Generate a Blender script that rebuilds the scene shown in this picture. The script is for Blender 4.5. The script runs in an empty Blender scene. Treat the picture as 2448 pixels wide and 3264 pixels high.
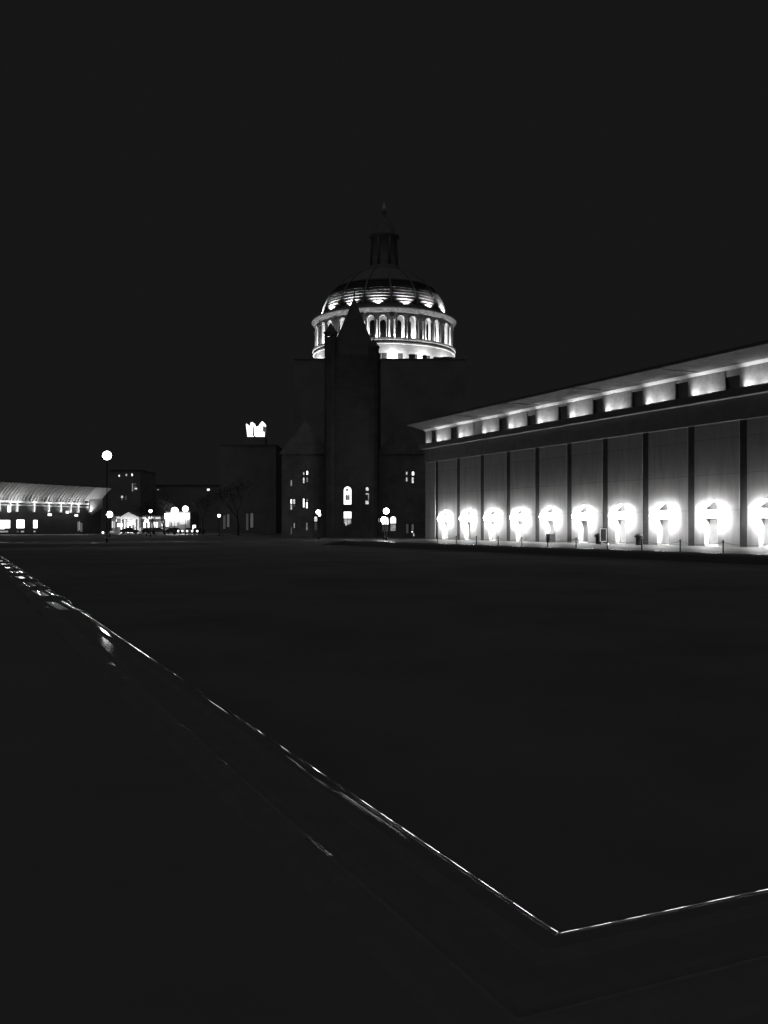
import bpy, math, random
from mathutils import Vector
random.seed(7)
C = bpy.context.scene
R = math.radians
PI = math.pi

# ------------------------------------------------------------------ camera
F = 3000.0; HZ = 1680.0; CAMH = 1.6           # focal length and horizon of the 2448 x 3264 photograph
cd = bpy.data.cameras.new('camera'); cam = bpy.data.objects.new('camera', cd)
C.collection.objects.link(cam)
cam.location = (0, 0, CAMH); cam.rotation_euler = (R(90), 0, 0)
cd.sensor_fit = 'VERTICAL'; cd.sensor_height = 36.0; cd.lens = 36.0*F/3264.0
cd.shift_y = (HZ-1632.0)/3264.0
cd.clip_start = 0.05; cd.clip_end = 3000
C.camera = cam

# ------------------------------------------------------------------ night sky, faint city glow, exposure
w = bpy.data.worlds.new('World'); C.world = w; w.use_nodes = True
bg = w.node_tree.nodes['Background']
bg.inputs[0].default_value = (1, 1, 1, 1); bg.inputs[1].default_value = 0.0083
sd = bpy.data.lights.new('sun', 'SUN'); sun = bpy.data.objects.new('sun', sd)
C.collection.objects.link(sun)
sd.energy = 0.125; sd.angle = R(80)
sun.rotation_euler = (R(36), 0, R(-12))       # soft sky glow from behind the camera
C.view_settings.view_transform = 'Standard'; C.view_settings.look = 'None'
C.view_settings.exposure = 0; C.view_settings.gamma = 1
C.render.engine = 'CYCLES'
C.cycles.use_denoising = True
C.cycles.sample_clamp_indirect = 4.0
C.cycles.caustics_reflective = False; C.cycles.caustics_refractive = False
C.cycles.max_bounces = 6

# ------------------------------------------------------------------ materials
def mat(name, v, rough=0.8, scale=1.2, amt=0.25, detail=6, spec=0.3, bump=0.0, joints=None, stretch=None):
    m = bpy.data.materials.new(name); m.use_nodes = True
    nt = m.node_tree; b = nt.nodes['Principled BSDF']
    b.inputs['Roughness'].default_value = rough
    b.inputs['Specular IOR Level'].default_value = spec
    tc = nt.nodes.new('ShaderNodeTexCoord')
    n = nt.nodes.new('ShaderNodeTexNoise'); n.inputs['Scale'].default_value = scale
    n.inputs['Detail'].default_value = detail; n.inputs['Roughness'].default_value = 0.65
    if stretch:
        mpn = nt.nodes.new('ShaderNodeMapping'); mpn.inputs['Scale'].default_value = stretch
        nt.links.new(tc.outputs['Object'], mpn.inputs['Vector']); nt.links.new(mpn.outputs[0], n.inputs['Vector'])
    else: nt.links.new(tc.outputs['Object'], n.inputs['Vector'])
    r = nt.nodes.new('ShaderNodeValToRGB')
    lo = max(v*(1-amt), 0.0); hi = v*(1+amt)
    r.color_ramp.elements[0].position = 0.3; r.color_ramp.elements[0].color = (lo, lo, lo, 1)
    r.color_ramp.elements[1].position = 0.7; r.color_ramp.elements[1].color = (hi, hi, hi, 1)
    nt.links.new(n.outputs['Fac'], r.inputs['Fac'])
    out = r.outputs['Color']
    if joints:                                     # thin shuttering or paving joints
        br = nt.nodes.new('ShaderNodeTexBrick')
        br.inputs['Scale'].default_value = 1.0
        br.inputs['Brick Width'].default_value = joints[0]; br.inputs['Row Height'].default_value = joints[1]
        br.inputs['Mortar Size'].default_value = joints[2]; br.offset = joints[3]
        br.inputs['Color1'].default_value = (1, 1, 1, 1); br.inputs['Color2'].default_value = (0.9, 0.9, 0.9, 1)
        br.inputs['Mortar'].default_value = (0.62, 0.62, 0.62, 1)
        mp = nt.nodes.new('ShaderNodeCombineXYZ'); sp = nt.nodes.new('ShaderNodeSeparateXYZ')
        nt.links.new(tc.outputs['Object'], sp.inputs[0])
        nt.links.new(sp.outputs[0], mp.inputs[0]); nt.links.new(sp.outputs[1 if joints[4] else 2], mp.inputs[1])
        nt.links.new(mp.outputs[0], br.inputs['Vector'])
        mx = nt.nodes.new('ShaderNodeMixRGB'); mx.blend_type = 'MULTIPLY'; mx.inputs[0].default_value = 1
        nt.links.new(out, mx.inputs[1]); nt.links.new(br.outputs['Color'], mx.inputs[2])
        out = mx.outputs[0]
    nt.links.new(out, b.inputs['Base Color'])
    if bump:
        bp = nt.nodes.new('ShaderNodeBump'); bp.inputs['Strength'].default_value = bump
        bp.inputs['Distance'].default_value = 0.02
        nt.links.new(n.outputs['Fac'], bp.inputs['Height']); nt.links.new(bp.outputs[0], b.inputs['Normal'])
    return m

def worn(m, lo, hi, scale, a, b):                   # gloss broken up by wear
    nt = m.node_tree; bs = nt.nodes['Principled BSDF']; tc = nt.nodes.new('ShaderNodeTexCoord')
    n = nt.nodes.new('ShaderNodeTexNoise'); n.inputs['Scale'].default_value = scale; n.inputs['Detail'].default_value = 4
    mr = nt.nodes.new('ShaderNodeMapRange'); mr.inputs['From Min'].default_value = a; mr.inputs['From Max'].default_value = b
    mr.inputs['To Min'].default_value = lo; mr.inputs['To Max'].default_value = hi
    nt.links.new(tc.outputs['Object'], n.inputs['Vector']); nt.links.new(n.outputs['Fac'], mr.inputs['Value'])
    nt.links.new(mr.outputs[0], bs.inputs['Roughness'])

def emit(name, strength, v=1.0, mottled=0.0, scale=3.0):
    m = bpy.data.materials.new(name); m.use_nodes = True
    nt = m.node_tree; b = nt.nodes['Principled BSDF']
    b.inputs['Base Color'].default_value = (v*0.5, v*0.5, v*0.5, 1)
    b.inputs['Roughness'].default_value = 0.4
    b.inputs['Emission Color'].default_value = (1, 1, 1, 1)
    b.inputs['Emission Strength'].default_value = strength
    if mottled:                                    # uneven room behind the glass
        tc = nt.nodes.new('ShaderNodeTexCoord'); n = nt.nodes.new('ShaderNodeTexNoise')
        n.inputs['Scale'].default_value = scale; n.inputs['Detail'].default_value = 3
        mr = nt.nodes.new('ShaderNodeMapRange')
        mr.inputs['From Min'].default_value = 0.35; mr.inputs['From Max'].default_value = 0.65
        mr.inputs['To Min'].default_value = strength*(1-mottled); mr.inputs['To Max'].default_value = strength
        nt.links.new(tc.outputs['Object'], n.inputs['Vector']); nt.links.new(n.outputs['Fac'], mr.inputs['Value'])
        nt.links.new(mr.outputs[0], b.inputs['Emission Strength'])
    return m

M = dict(
    concrete=mat('board_marked_concrete', 0.26, 0.85, 1.0, 0.17, stretch=(1.6, 1, 0.22), joints=(1000, 3.02, 0.025, 0.0, False)),
    concrete_up=mat('upper_concrete', 0.36, 0.85, 2.2, 0.22),
    soffit=mat('soffit_concrete', 0.15, 0.9, 1.1, 0.28),
    pale=mat('pale_concrete', 0.5, 0.8, 2.0, 0.12),
    beam=mat('beam_concrete', 0.2, 0.85, 1.0, 0.15),
    glass=mat('dark_glass', 0.035, 0.35, 0.6, 0.3, spec=0.25),
    slot=mat('dark_slot_glazing', 0.05, 0.7, 0.7, 0.3, spec=0.1),
    blind=mat('window_blind', 0.5, 0.8, 3.0, 0.08),
    door=mat('bronze_door', 0.035, 0.5, 1.5, 0.25, spec=0.2),
    door2=mat('pale_door', 0.09, 0.5, 1.5, 0.2, spec=0.2),
    ground=mat('brick_plaza', 0.19, 0.9, 0.35, 0.12, spec=0.1),
    pool=mat('dark_pool_floor', 0.18, 0.95, 0.15, 0.2, spec=0.0),
    apron=mat('brick_apron', 0.1, 0.5, 0.7, 0.6, spec=0.4, bump=0.3),
    road=mat('wet_asphalt', 0.1, 0.32, 0.8, 0.4, spec=0.5, bump=0.15),
    flamed=mat('rough_flamed_granite', 0.19, 0.8, 5.0, 0.08, spec=0.1),
    granite=mat('wet_polished_granite', 0.18, 0.05, 5.0, 0.08, spec=0.5),
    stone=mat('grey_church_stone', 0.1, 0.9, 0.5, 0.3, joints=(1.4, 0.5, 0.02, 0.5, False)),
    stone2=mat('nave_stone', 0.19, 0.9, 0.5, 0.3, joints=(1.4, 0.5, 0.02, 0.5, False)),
    drum=mat('pale_drum_limestone', 0.4, 0.85, 0.8, 0.2, joints=(1.6, 0.62, 0.018, 0.5, False)),
    carve=mat('carved_limestone', 0.4, 0.85, 2.4, 0.5, bump=0.8),
    black_glass=mat('black_gallery_glass', 0.002, 0.6, 1.0, 0.2, spec=0.0),
    lead=mat('lantern_lead', 0.17, 0.8, 1.0, 0.2),
    tile=mat('dome_tile', 0.2, 0.7, 1.5, 0.2),
    dimwall=mat('dim_masonry', 0.16, 0.9, 0.3, 0.2),
    roof=mat('slate_roof', 0.12, 0.85, 0.7, 0.2),
    hallwall=mat('dark_hall_cladding', 0.07, 0.9, 0.4, 0.2),
    darkwall=mat('night_masonry', 0.25, 0.9, 0.2, 0.2),
    cove=mat('cove_concrete', 0.42, 0.85, 1.5, 0.15),
    metal=mat('black_iron', 0.02, 0.5, 4.0, 0.3),
    paint=mat('dark_car_paint', 0.05, 0.25, 2.0, 0.1, spec=0.5),
    paint2=mat('grey_car_paint', 0.12, 0.3, 2.0, 0.1, spec=0.5),
    rubber=mat('tyre_rubber', 0.02, 0.9, 5.0, 0.2),
    bark=mat('bark', 0.05, 0.95, 6.0, 0.3, bump=0.5),
    leaf=mat('dark_leaves', 0.045, 0.8, 3.0, 0.4),
    white=mat('white_paint', 0.7, 0.6, 3.0, 0.1),
    board=mat('grey_board', 0.12, 0.6, 2.0, 0.15),
    shade=emit('lamp_shade_glow', 20.0),
    street=emit('street_globe_glow', 12.0),
    street_big=emit('tall_street_lamp_glow', 25.0),
    porch=emit('porch_globe_glow', 26.0),
    hot=emit('bright_window_glow', 2.2, mottled=0.25),
    hallhot=emit('hall_window_glow', 5.0, mottled=0.3),
    warm=emit('lit_window_glow', 0.9, mottled=0.6),
    mid=emit('half_lit_window_glow', 0.32, mottled=0.5),
    dim=emit('dim_window_glow', 0.075, mottled=0.6),
    faint=emit('faint_window_glow', 0.028, mottled=0.5),
    marquee=emit('marquee_glow', 7.0),
    head=emit('headlight_glow', 6.0),
)

# ------------------------------------------------------------------ mesh helpers
M['bead'] = mat('worn_granite_edge', 0.18, 0.3, 5.0, 0.08, spec=0.4)
M['nosing'] = mat('wet_granite_nosing', 0.17, 0.04, 5.0, 0.08, spec=0.5)
worn(M['bead'], 0.08, 0.85, 1.7, 0.36, 0.42)

class MB:
    def __init__(s): s.v = []; s.f = []; s.sm = []
    def face(s, pts, smooth=False):
        i = len(s.v); s.v += [tuple(p) for p in pts]; s.f.append(tuple(range(i, i+len(pts)))); s.sm.append(smooth)
    def box(s, x0, y0, z0, x1, y1, z1):
        i = len(s.v)
        s.v += [(x0,y0,z0),(x1,y0,z0),(x1,y1,z0),(x0,y1,z0),(x0,y0,z1),(x1,y0,z1),(x1,y1,z1),(x0,y1,z1)]
        for q in ((0,3,2,1),(4,5,6,7),(0,1,5,4),(1,2,6,5),(2,3,7,6),(3,0,4,7)):
            s.f.append(tuple(i+k for k in q)); s.sm.append(False)
    def prism(s, poly, a, b, axis='y'):            # poly in the two other axes, extruded from a to b
        def P(p, t):
            return (p[0], t, p[1]) if axis == 'y' else ((p[0], p[1], t) if axis == 'z' else (t, p[0], p[1]))
        n = len(poly); i = len(s.v)
        s.v += [P(p, a) for p in poly] + [P(p, b) for p in poly]
        s.f.append(tuple(i+k for k in range(n))); s.f.append(tuple(i+n+k for k in reversed(range(n)))); s.sm += [False]*2
        for k in range(n):
            j = (k+1) % n; s.f.append((i+k, i+n+k, i+n+j, i+j)); s.sm.append(False)
    def lathe(s, prof, cx=0, cy=0, n=32, a0=0.0, a1=2*PI, smooth=True):
        i = len(s.v); m = len(prof); closed = abs(a1-a0-2*PI) < 1e-6; cols = n if closed else n+1
        for k in range(cols):
            a = a0+(a1-a0)*k/n
            for r, z in prof: s.v.append((cx+r*math.sin(a), cy-r*math.cos(a), z))
        for k in range(n):
            k2 = (k+1) % cols
            for j in range(m-1):
                s.f.append((i+k*m+j, i+k2*m+j, i+k2*m+j+1, i+k*m+j+1)); s.sm.append(smooth)
    def sphere(s, c, r, n=16, m=10):
        s.lathe([(max(r*math.sin(PI*j/m), 1e-4), c[2]-r*math.cos(PI*j/m)) for j in range(m+1)], c[0], c[1], n)
    def tube(s, pts, rad, n=8):
        pts = [Vector(p) for p in pts]; i = len(s.v); N = len(pts)
        if not isinstance(rad, (list, tuple)): rad = [rad]*N
        for k, p in enumerate(pts):
            t = (pts[min(k+1, N-1)]-pts[max(k-1, 0)]).normalized()
            up = Vector((0, 0, 1)) if abs(t.z) < 0.95 else Vector((1, 0, 0))
            a = t.cross(up).normalized(); b = t.cross(a)
            for q in range(n):
                th = 2*PI*q/n; s.v.append(tuple(p+(a*math.cos(th)+b*math.sin(th))*rad[k]))
        for k in range(N-1):
            for q in range(n):
                q2 = (q+1) % n
                s.f.append((i+k*n+q, i+k*n+q2, i+(k+1)*n+q2, i+(k+1)*n+q)); s.sm.append(True)
        s.f.append(tuple(i+q for q in reversed(range(n)))); s.f.append(tuple(i+(N-1)*n+q for q in range(n))); s.sm += [False]*2
    def build(s, name, m, parent=None, **kw):
        me = bpy.data.meshes.new(name); me.from_pydata(s.v, [], s.f); me.validate()
        me.polygons.foreach_set('use_smooth', s.sm[:len(me.polygons)]) if len(me.polygons) == len(s.sm) else None
        me.materials.append(M[m] if isinstance(m, str) else m); me.update()
        o = bpy.data.objects.new(name, me); C.collection.objects.link(o)
        if parent: o.parent = parent
        for k, v in kw.items(): o[k] = v
        return o

def tag(o, label, category, group=None):
    o['label'] = label; o['category'] = category
    if group: o['group'] = group
    return o
def empty(name, loc, rz=0.0):
    o = bpy.data.objects.new(name, None); C.collection.objects.link(o)
    o.location = loc; o.rotation_euler = (0, 0, rz); o.empty_display_size = 0.3
    return o
def copy_tree(o, parent=None):
    c = o.copy(); C.collection.objects.link(c)
    if parent: c.parent = parent
    for ch in o.children: copy_tree(ch, c)
    return c
def light(kind, loc, power, parent=None, radius=0.08, aim=None, size=60, blend=0.4):
    ld = bpy.data.lights.new('flood_or_fill_light', kind); ld.energy = power; ld.shadow_soft_size = radius
    o = bpy.data.objects.new('flood_or_fill_light', ld); C.collection.objects.link(o); o.location = loc
    if kind == 'SPOT':
        ld.spot_size = R(size); ld.spot_blend = blend
        o.rotation_euler = (Vector(aim)-Vector(loc)).to_track_quat('-Z', 'Y').to_euler()
    if parent: o.parent = parent
    return o
def PX(x, y, Y):                                   # where the sight line of a photo pixel meets the upright plane at distance Y
    return ((x-1224.0)/F*Y, Y, CAMH+(HZ-y)/F*Y)

# ------------------------------------------------------------------ plan axes of the plaza
TH = R(24.4)
D = Vector((-math.sin(TH), math.cos(TH), 0)); N = Vector((math.cos(TH), math.sin(TH), 0))
def W(s, p, z=0.0): return tuple(D*s+N*p+Vector((0, 0, z)))
RZ = PI/2+TH                                       # local x runs along D, local y points at the pool (-N)

# ------------------------------------------------------------------ ground, pool, apron, road
S0, S1, P0, P1 = 3.03, 104.0, 2.09, 41.9           # centre lines of the pool rim
ZG = -0.044
g = MB()
sv = [-700, S0-0.1, S1+0.1, 900]; pv = [-900, P0-0.1, P1+0.1, 900]
for i in range(3):
    for j in range(3):
        if i == 1 and j == 1: continue
        g.face([W(sv[i], pv[j], ZG), W(sv[i], pv[j+1], ZG), W(sv[i+1], pv[j+1], ZG), W(sv[i+1], pv[j], ZG)][::-1])
g.build('ground', 'ground', kind='structure')
b = MB()
b.face([W(S0, P0, -0.55), W(S1, P0, -0.55), W(S1, P1, -0.55), W(S0, P1, -0.55)])
b.build('pool_floor', 'pool', kind='structure')
a = MB()
q = [W(30, 42.4, -0.04), W(30, 58.45, -0.04), W(118, 58.45, -0.04), W(118, 42.4, -0.04)]
a.face(q); a.build('pavement', 'apron', kind='structure')
rd = MB(); rd.face([(-70, 196, ZG+0.004), (-14, 196, ZG+0.004), (-14, 226, ZG+0.004), (-70, 226, ZG+0.004)])
rd.build('road', 'road', kind='structure')

# polished pool rim: pillowed bullnose stones
def rim_side(mb, ax, a0, a1, c, sgn, pillow=None, n=24, step=0.25):
    RC = 0.8
    os_ = [-0.66, -0.61]+[-0.57+0.014*j for j in range(11)]+[-0.38, -0.33, -0.28, -0.23, -0.18, -0.13, -0.08, -0.04]+[-0.04+0.35*math.sin(R(58)*j/12) for j in range(1, 13)]+[0.265]
    prof = [(-0.66, -0.35)]+[(o, None) for o in os_]+[(0.27, -0.6)]
    L = a1-a0; m = max(2, int(abs(L)/step))
    if abs(L) > 60 and not pillow: m = 40
    i0 = len(mb.v); cols = len(prof)
    for j in range(m+1):
        t = j/m
        for o, z in prof:
            lo = a0+(o if L > 0 else -o); hi = a1-(o if L > 0 else -o)   # mitred ends
            s = lo+(hi-lo)*t
            if z is not None: zz = z
            elif o > -0.04: zz = 0.02-(0.35-math.sqrt(0.35**2-(o+0.04)**2))
            elif o > -0.381: zz = 0.02
            else: zz = 0.02+(o+0.38)*0.235+max(0, math.sqrt(max(0, 0.01-(o+0.5)**2))-0.0715)
            if z is not None and z > -0.4: zz = -0.3
            if pillow and z is None:
                u = ((s-pillow[0]) % pillow[1])/pillow[1]
                h0 = pillow[2]*pillow[1]              # each stone falls a little away from the viewer
                h0 *= min(1, max(0, (s-18)/0.4))
                zz += h0*(0.5-u) if u < 0.92 else h0*(-0.42+0.92*(u-0.92)/0.08)
                zz -= (0.012 if s > 17 else 0)*max(0, 1-u/0.07)**2
            q = c+sgn*o
            mb.v.append(W(s, q, zz) if ax == 's' else W(q, s, zz))
    for j in range(m):
        for k in range(cols-1):
            mb.f.append((i0+j*cols+k, i0+j*cols+k+1, i0+(j+1)*cols+k+1, i0+(j+1)*cols+k))
            mb.sm.append(0 < k < cols-2)
rm = MB()
rim_side(rm, 's', S0, S1, P0, 1, pillow=(2.45, 3.95, 0.0165), step=0.1)
rim_side(rm, 'p', P0, P1, S0, 1)
rim_side(rm, 's', S0, S1, P1, -1, step=0.5)
rim_side(rm, 'p', P0, P1, S1, -1)
rmo = rm.build('pool_rim', 'granite'); rmo.data.materials.append(M['flamed']); rmo.data.materials.append(M['bead']); rmo.data.materials.append(M['nosing'])
NP = 35
for i, pg in enumerate(rmo.data.polygons):
    if i % NP < 3 or i % NP == 13 or 17 < i % NP < 20: pg.material_index = 1         # matt bands of the stones
    elif 2 < i % NP < 13: pg.material_index = 2
    elif i % NP >= 20: pg.material_index = 3
tag(rmo, 'wet polished stone rim around the dark drained pool', 'pool rim')

# ------------------------------------------------------------------ colonnade building
cb = tag(empty('colonnade_building', W(0, 58.5, 0), RZ),
         'long concrete building with floodlit bays and deep flat overhanging roof on the right', 'building')
def Lk(k): return 58.3+6.0*k
def arched_panel(mb, x0, x1, z0, z1, xc, hw, zs, th, n=18):
    arc = [(xc+hw*math.cos(PI*k/n), zs+hw*math.sin(PI*k/n)) for k in range(n+1)]   # right to left
    f = lambda p, y=0.0: (p[0], y, p[1])
    mb.face([f(p) for p in ((x0, z0), (x0, z1), (xc-hw, z1), (xc-hw, z0))])
    mb.face([f(p) for p in ((xc+hw, z0), (xc+hw, z1), (x1, z1), (x1, z0))])
    for k in range(n):
        p, q = arc[k], arc[k+1]
        mb.face([f((p[0], z1)), f(p), f(q), f((q[0], z1))])
        mb.face([f(p), f(p, -th), f(q, -th), f(q)])
    for xx in (xc-hw, xc+hw):
        mb.face([(xx, 0, z0), (xx, 0, zs), (xx, -th, zs), (xx, -th, z0)])
    mb.face([(x0, 0, z0), (x0, -th, z0), (x0, -th, z1), (x0, 0, z1)])
    mb.face([(x1, 0, z0), (x1, -th, z0), (x1, -th, z1), (x1, 0, z1)])
K0, K1 = -3, 8; LIP = 115; LOW = 98
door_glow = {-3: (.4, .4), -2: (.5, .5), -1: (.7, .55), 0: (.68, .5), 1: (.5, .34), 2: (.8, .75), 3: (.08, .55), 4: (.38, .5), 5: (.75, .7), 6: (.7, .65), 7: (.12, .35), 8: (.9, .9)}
def glow_glass(v):                                      # grey of lamp-lit doors and fanlights put in as a glow; nothing behind
    m = emit('glowing_door_glass', v*0.8, v=0.03, mottled=0.25, scale=1.2); return m
blind_h = {-3: .6, -2: .5, -1: .62, 0: .6, 1: .3, 2: .28, 3: .27, 4: .3, 5: .62, 6: .25, 7: 2.3, 8: .2}
for k in range(K0, K1+1):
    L = Lk(k); xc = L+3.2
    m = MB(); arched_panel(m, L, L+5.2, -0.04, 10.4, xc, 0.785, 3.06, 0.56)
    m.build('wall_panel', 'concrete', cb)
    s = MB(); s.box(L-0.8, -0.5, -0.04, L, -0.02, 10.4); s.build('slot_window', 'slot', cb)
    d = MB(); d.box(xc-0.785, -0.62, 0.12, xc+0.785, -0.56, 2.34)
    dd = d.build('door', glow_glass(door_glow[k][0]), cb)
    st = MB(); st.box(xc-0.75, -0.54, -0.04, xc+0.75, -0.3, 0.1); st.build('door_step', 'pale', dd)
    fr = MB(); fr.prism([(xc-0.785, 0.12), (xc-0.7, 0.12), (xc-0.7, 2.24), (xc+0.7, 2.24), (xc+0.7, 0.12), (xc+0.785, 0.12), (xc+0.785, 2.33), (xc-0.785, 2.33)], -0.555, -0.5)
    fr.build('door_frame', 'board', dd)
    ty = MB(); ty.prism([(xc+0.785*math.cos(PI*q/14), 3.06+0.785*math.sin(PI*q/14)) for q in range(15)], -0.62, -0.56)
    ty.build('fanlight', glow_glass(door_glow[k][1]), cb)
    tr = MB(); tr.box(xc-0.785, -0.55, 2.34, xc+0.785, -0.02, 3.06); tr.build('transom', 'white', cb)
    gl = MB()  # channel shade and end caps, added to keep lamplight off the upper wall
    cs = [(0.27+0.25*math.cos(t), 2.7+0.3*math.sin(t)) for t in [R(-LOW+(LIP+LOW)*j/14) for j in range(15)]]
    cs += [(0.27+0.23*math.cos(t), 2.7+0.28*math.sin(t)) for t in [R(LIP-(LIP+LOW)*j/14) for j in range(15)]]
    gl.prism(cs, xc-1.56, xc+1.21, 'x')
    ec = [(0.27+0.23*math.cos(t), 2.7+0.28*math.sin(t)) for t in [R(-101+202*j/14) for j in range(15)]]
    gl.prism(ec, xc-1.555, xc-1.535, 'x'); gl.prism(ec, xc+1.185, xc+1.205, 'x'); lamp = gl.build('wall_lamp', 'shade', cb)
    tb = MB(); tb.tube([(xc-1.5, 0.25, 2.7), (xc+1.15, 0.25, 2.7)], 0.1, 12); tb.build('lamp_tube', emit('lamp_tube_glow', 1120*(0.9, 1.05, 0.95, 1.1, 1.0, 0.85, 1.08, 0.92, 1.12, 1.0, 1.1, 0.85)[k-K0]), lamp)
    light('SPOT', (L+3.3, 0.75, 12.55), 85, cb, 0.07, aim=(L+2.8, -0.15, 13.8), size=130, blend=0.9)  # added weak fill without a fixture, evens out the upper panel
    light('SPOT', (xc, 0.6, 2.4), 300, cb, 0.15, aim=(xc, 3.6, 0), size=110, blend=0.9)  # added spot that brightens the pavement; no fixture hangs here
    br = MB(); br.tube([(xc, -0.02, 2.7), (xc, 0.16, 2.7)], 0.05); br.build('lamp_bracket', 'metal', lamp)
    # upper storey
    u = MB(); u.box(L+1.6, -0.6, 12.36, L+6.0, 0, 14.8); u.build('upper_panel', 'concrete_up', cb)
    uw = MB(); uw.box(L, -0.6, 12.36, L+1.6, -0.14, 14.8); win = uw.build('upper_window', 'glass', cb)
    ub = MB(); ub.box(L+0.01, -0.13, 14.72-blind_h[k], L+1.59, -0.03, 14.75); ub.build('blind', 'blind', win)
    fx = MB(); fx.box(L+5.2, 0.35, 12.38, L+5.6, 0.6, 12.5); fl = fx.build('floodlight', 'metal', cb)
    light('SPOT', (L+5.35, 0.72, 12.6), 255 if k != 6 else 180, cb, 0.07, aim=(L+4.1, -0.15, 13.7), size=130, blend=0.9)
e = MB(); e.box(Lk(9)-0.8, -0.5, -0.04, Lk(9), -0.06, 10.4); e.build('slot_window', 'slot', cb)
e = MB(); e.box(Lk(9), -0.6, -0.04, 115.2, 0, 10.4); e.build('wall_panel', 'concrete', cb)
e = MB(); e.box(Lk(9)+1.0, -0.6, 12.36, 115.2, 0, 14.8); e.build('upper_panel', 'concrete_up', cb)
light('SPOT', (114.6, 0.72, 12.6), 70, cb, 0.07, aim=(114, -0.15, 13.7), size=125, blend=0.9)
e = MB(); e.box(40.3, -26, -0.04, 115.15, -0.7, 14.85); e.build('main_block', 'beam', cb)
e = MB(); e.box(40.3, -0.55, 10.4, 115.2, 0.14, 12.3); e.build('beam', 'beam', cb)
e = MB(); e.box(40.3, 0.85, 12.26, 115.4, 1.0, 12.85); e.box(40.3, 0.02, 12.24, 115.4, 0.85, 12.33)
e.build('ledge', 'beam', cb)
e = MB(); e.box(40.3, 1.0, 12.22, 115.4, 1.03, 12.29); e.build('ledge_drip', 'beam', cb)
e = MB(); e.prism([(-0.3, 14.66), (0.03, 14.68), (0.36, 14.925), (-0.3, 14.925)], 40.3, 115.3, 'x'); e.build('cornice', 'white', cb)
rf = MB(); rf.prism([(40, -28), (116, -28), (116, -0.1), (111.0, 4.95), (40, 4.95)], 14.92, 15.2, 'z')
rfo = rf.build('roof', 'soffit', cb)
for s in (50.5, 62.5, 74.5, 86.5, 98.5):
    rb = MB(); rb.box(s-0.12, 0.7, 14.84, s+0.12, 4.9, 14.918); rb.build('soffit_rib', 'soffit', rfo)

# ------------------------------------------------------------------ bollards with chains on the apron
bol = tag(empty('bollard', (0, 0, 0)), 'x', 'bollard')
m = MB(); m.lathe([(0.001, 0.8), (0.03, 0.795), (0.055, 0.76), (0.055, 0.7), (0.042, 0.69), (0.042, 0.02), (0.08, 0.0), (0.08, -0.1)], n=14)
m.build('post', 'metal', bol)
m = MB(); m.lathe([(0.045, 0.62), (0.06, 0.625), (0.06, 0.665), (0.045, 0.67)], n=14); m.build('collar', 'metal', bol)
cl = ['nearest chain, running off the right edge of the pavement', 'second chain from the right edge', 'third chain from the right edge',
      'chain just right of the right-hand bin', 'chain between the two bins', 'chain left of the sign board', 'chain right of the square litter box',
      'chain left of the square litter box', 'fourth chain from the far end', 'third chain from the far end', 'farthest chain but one', 'farthest chain']
bol_s = [40.6+3.8*i for i in range(12)]
bl = ['in front of the bay beyond the right edge', 'in front of the second lit doorway from the right edge', 'just right of the third lit doorway from the right',
      'directly in front of the right-hand litter bin', 'in front of the white-framed sign board', 'right of the square litter box with gap to the sign board',
      'in front of the square litter box', 'in front of the seventh lit doorway from the right', 'just right of the third lit doorway from the far end',
      'just right of the second lit doorway from the far end', 'in front of the slot between the two farthest lit doorways', 'at the far dark end of the lit pavement']
for i, s in enumerate(bol_s):
    o = bol if i == 0 else copy_tree(bol)
    o.location = W(s, 43.2, 0)
    o['label'] = 'slim black post '+bl[i]; o['group'] = 'chained posts along the lit pavement'; o['category'] = 'bollard'
for i in range(11):
    m = MB(); pts = []
    for t in range(13):
        u = t/12; pts.append(W(bol_s[i]+0.05+3.7*u, 43.2, 0.645-0.16*(1-(2*u-1)**2)))
    m.tube(pts, 0.014, 6)
    tag(m.build('chain', 'metal'), 'thin dark sagging '+cl[i]+', between two posts', 'chain', 'chains between the posts')

# ------------------------------------------------------------------ bins, sign, box by the wall
def at_ground(x, y, z=0.0):
    Y = (CAMH-z)*F/(y-HZ); return ((x-1224)/F*Y, Y, z)
bin0 = tag(empty('litter_bin', at_ground(2036, 1736)), 'black litter bin with flared domed lid beside the dark slot, standing apart from the sign', 'litter bin', 'domed litter bins by the wall')
m = MB(); m.lathe([(0.001, -0.04), (0.26, -0.04), (0.27, 0.0), (0.27, 0.72), (0.24, 0.74)], n=20); m.build('body', 'metal', bin0)
m = MB(); m.lathe([(0.27, 0.70), (0.40, 0.66), (0.41, 0.74), (0.34, 0.86), (0.2, 0.96), (0.06, 1.0), (0.001, 1.0)], n=20); m.build('lid', 'metal', bin0)
m = MB(); m.lathe([(0.272, 0.1), (0.285, 0.1), (0.285, 0.14), (0.272, 0.14)], n=20); m.build('band', 'metal', bin0)
bin1 = copy_tree(bin0); bin1.location = at_ground(1907, 1732.5)
bin1['label'] = 'black litter bin with flared domed lid half hidden behind the white-framed sign'
sg = tag(empty('sign_board', at_ground(1923, 1735), R(-6)), 'blank grey sign board in a white frame standing beside the litter bin', 'sign')
m = MB(); m.box(-0.25, -0.02, 0.3, 0.25, 0.02, 1.42); m.build('panel', 'board', sg)
m = MB()
for q in ((-0.3, 0.25, -0.25, 1.47), (0.25, 0.25, 0.3, 1.47), (-0.25, 1.42, 0.25, 1.47), (-0.25, 0.25, 0.25, 0.3)):
    m.box(q[0], -0.035, q[1], q[2], 0.035, q[3])
m.build('frame', emit('white_frame_glow', 0.55), sg)  # plain white frame, its brightness put in as a glow
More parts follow.
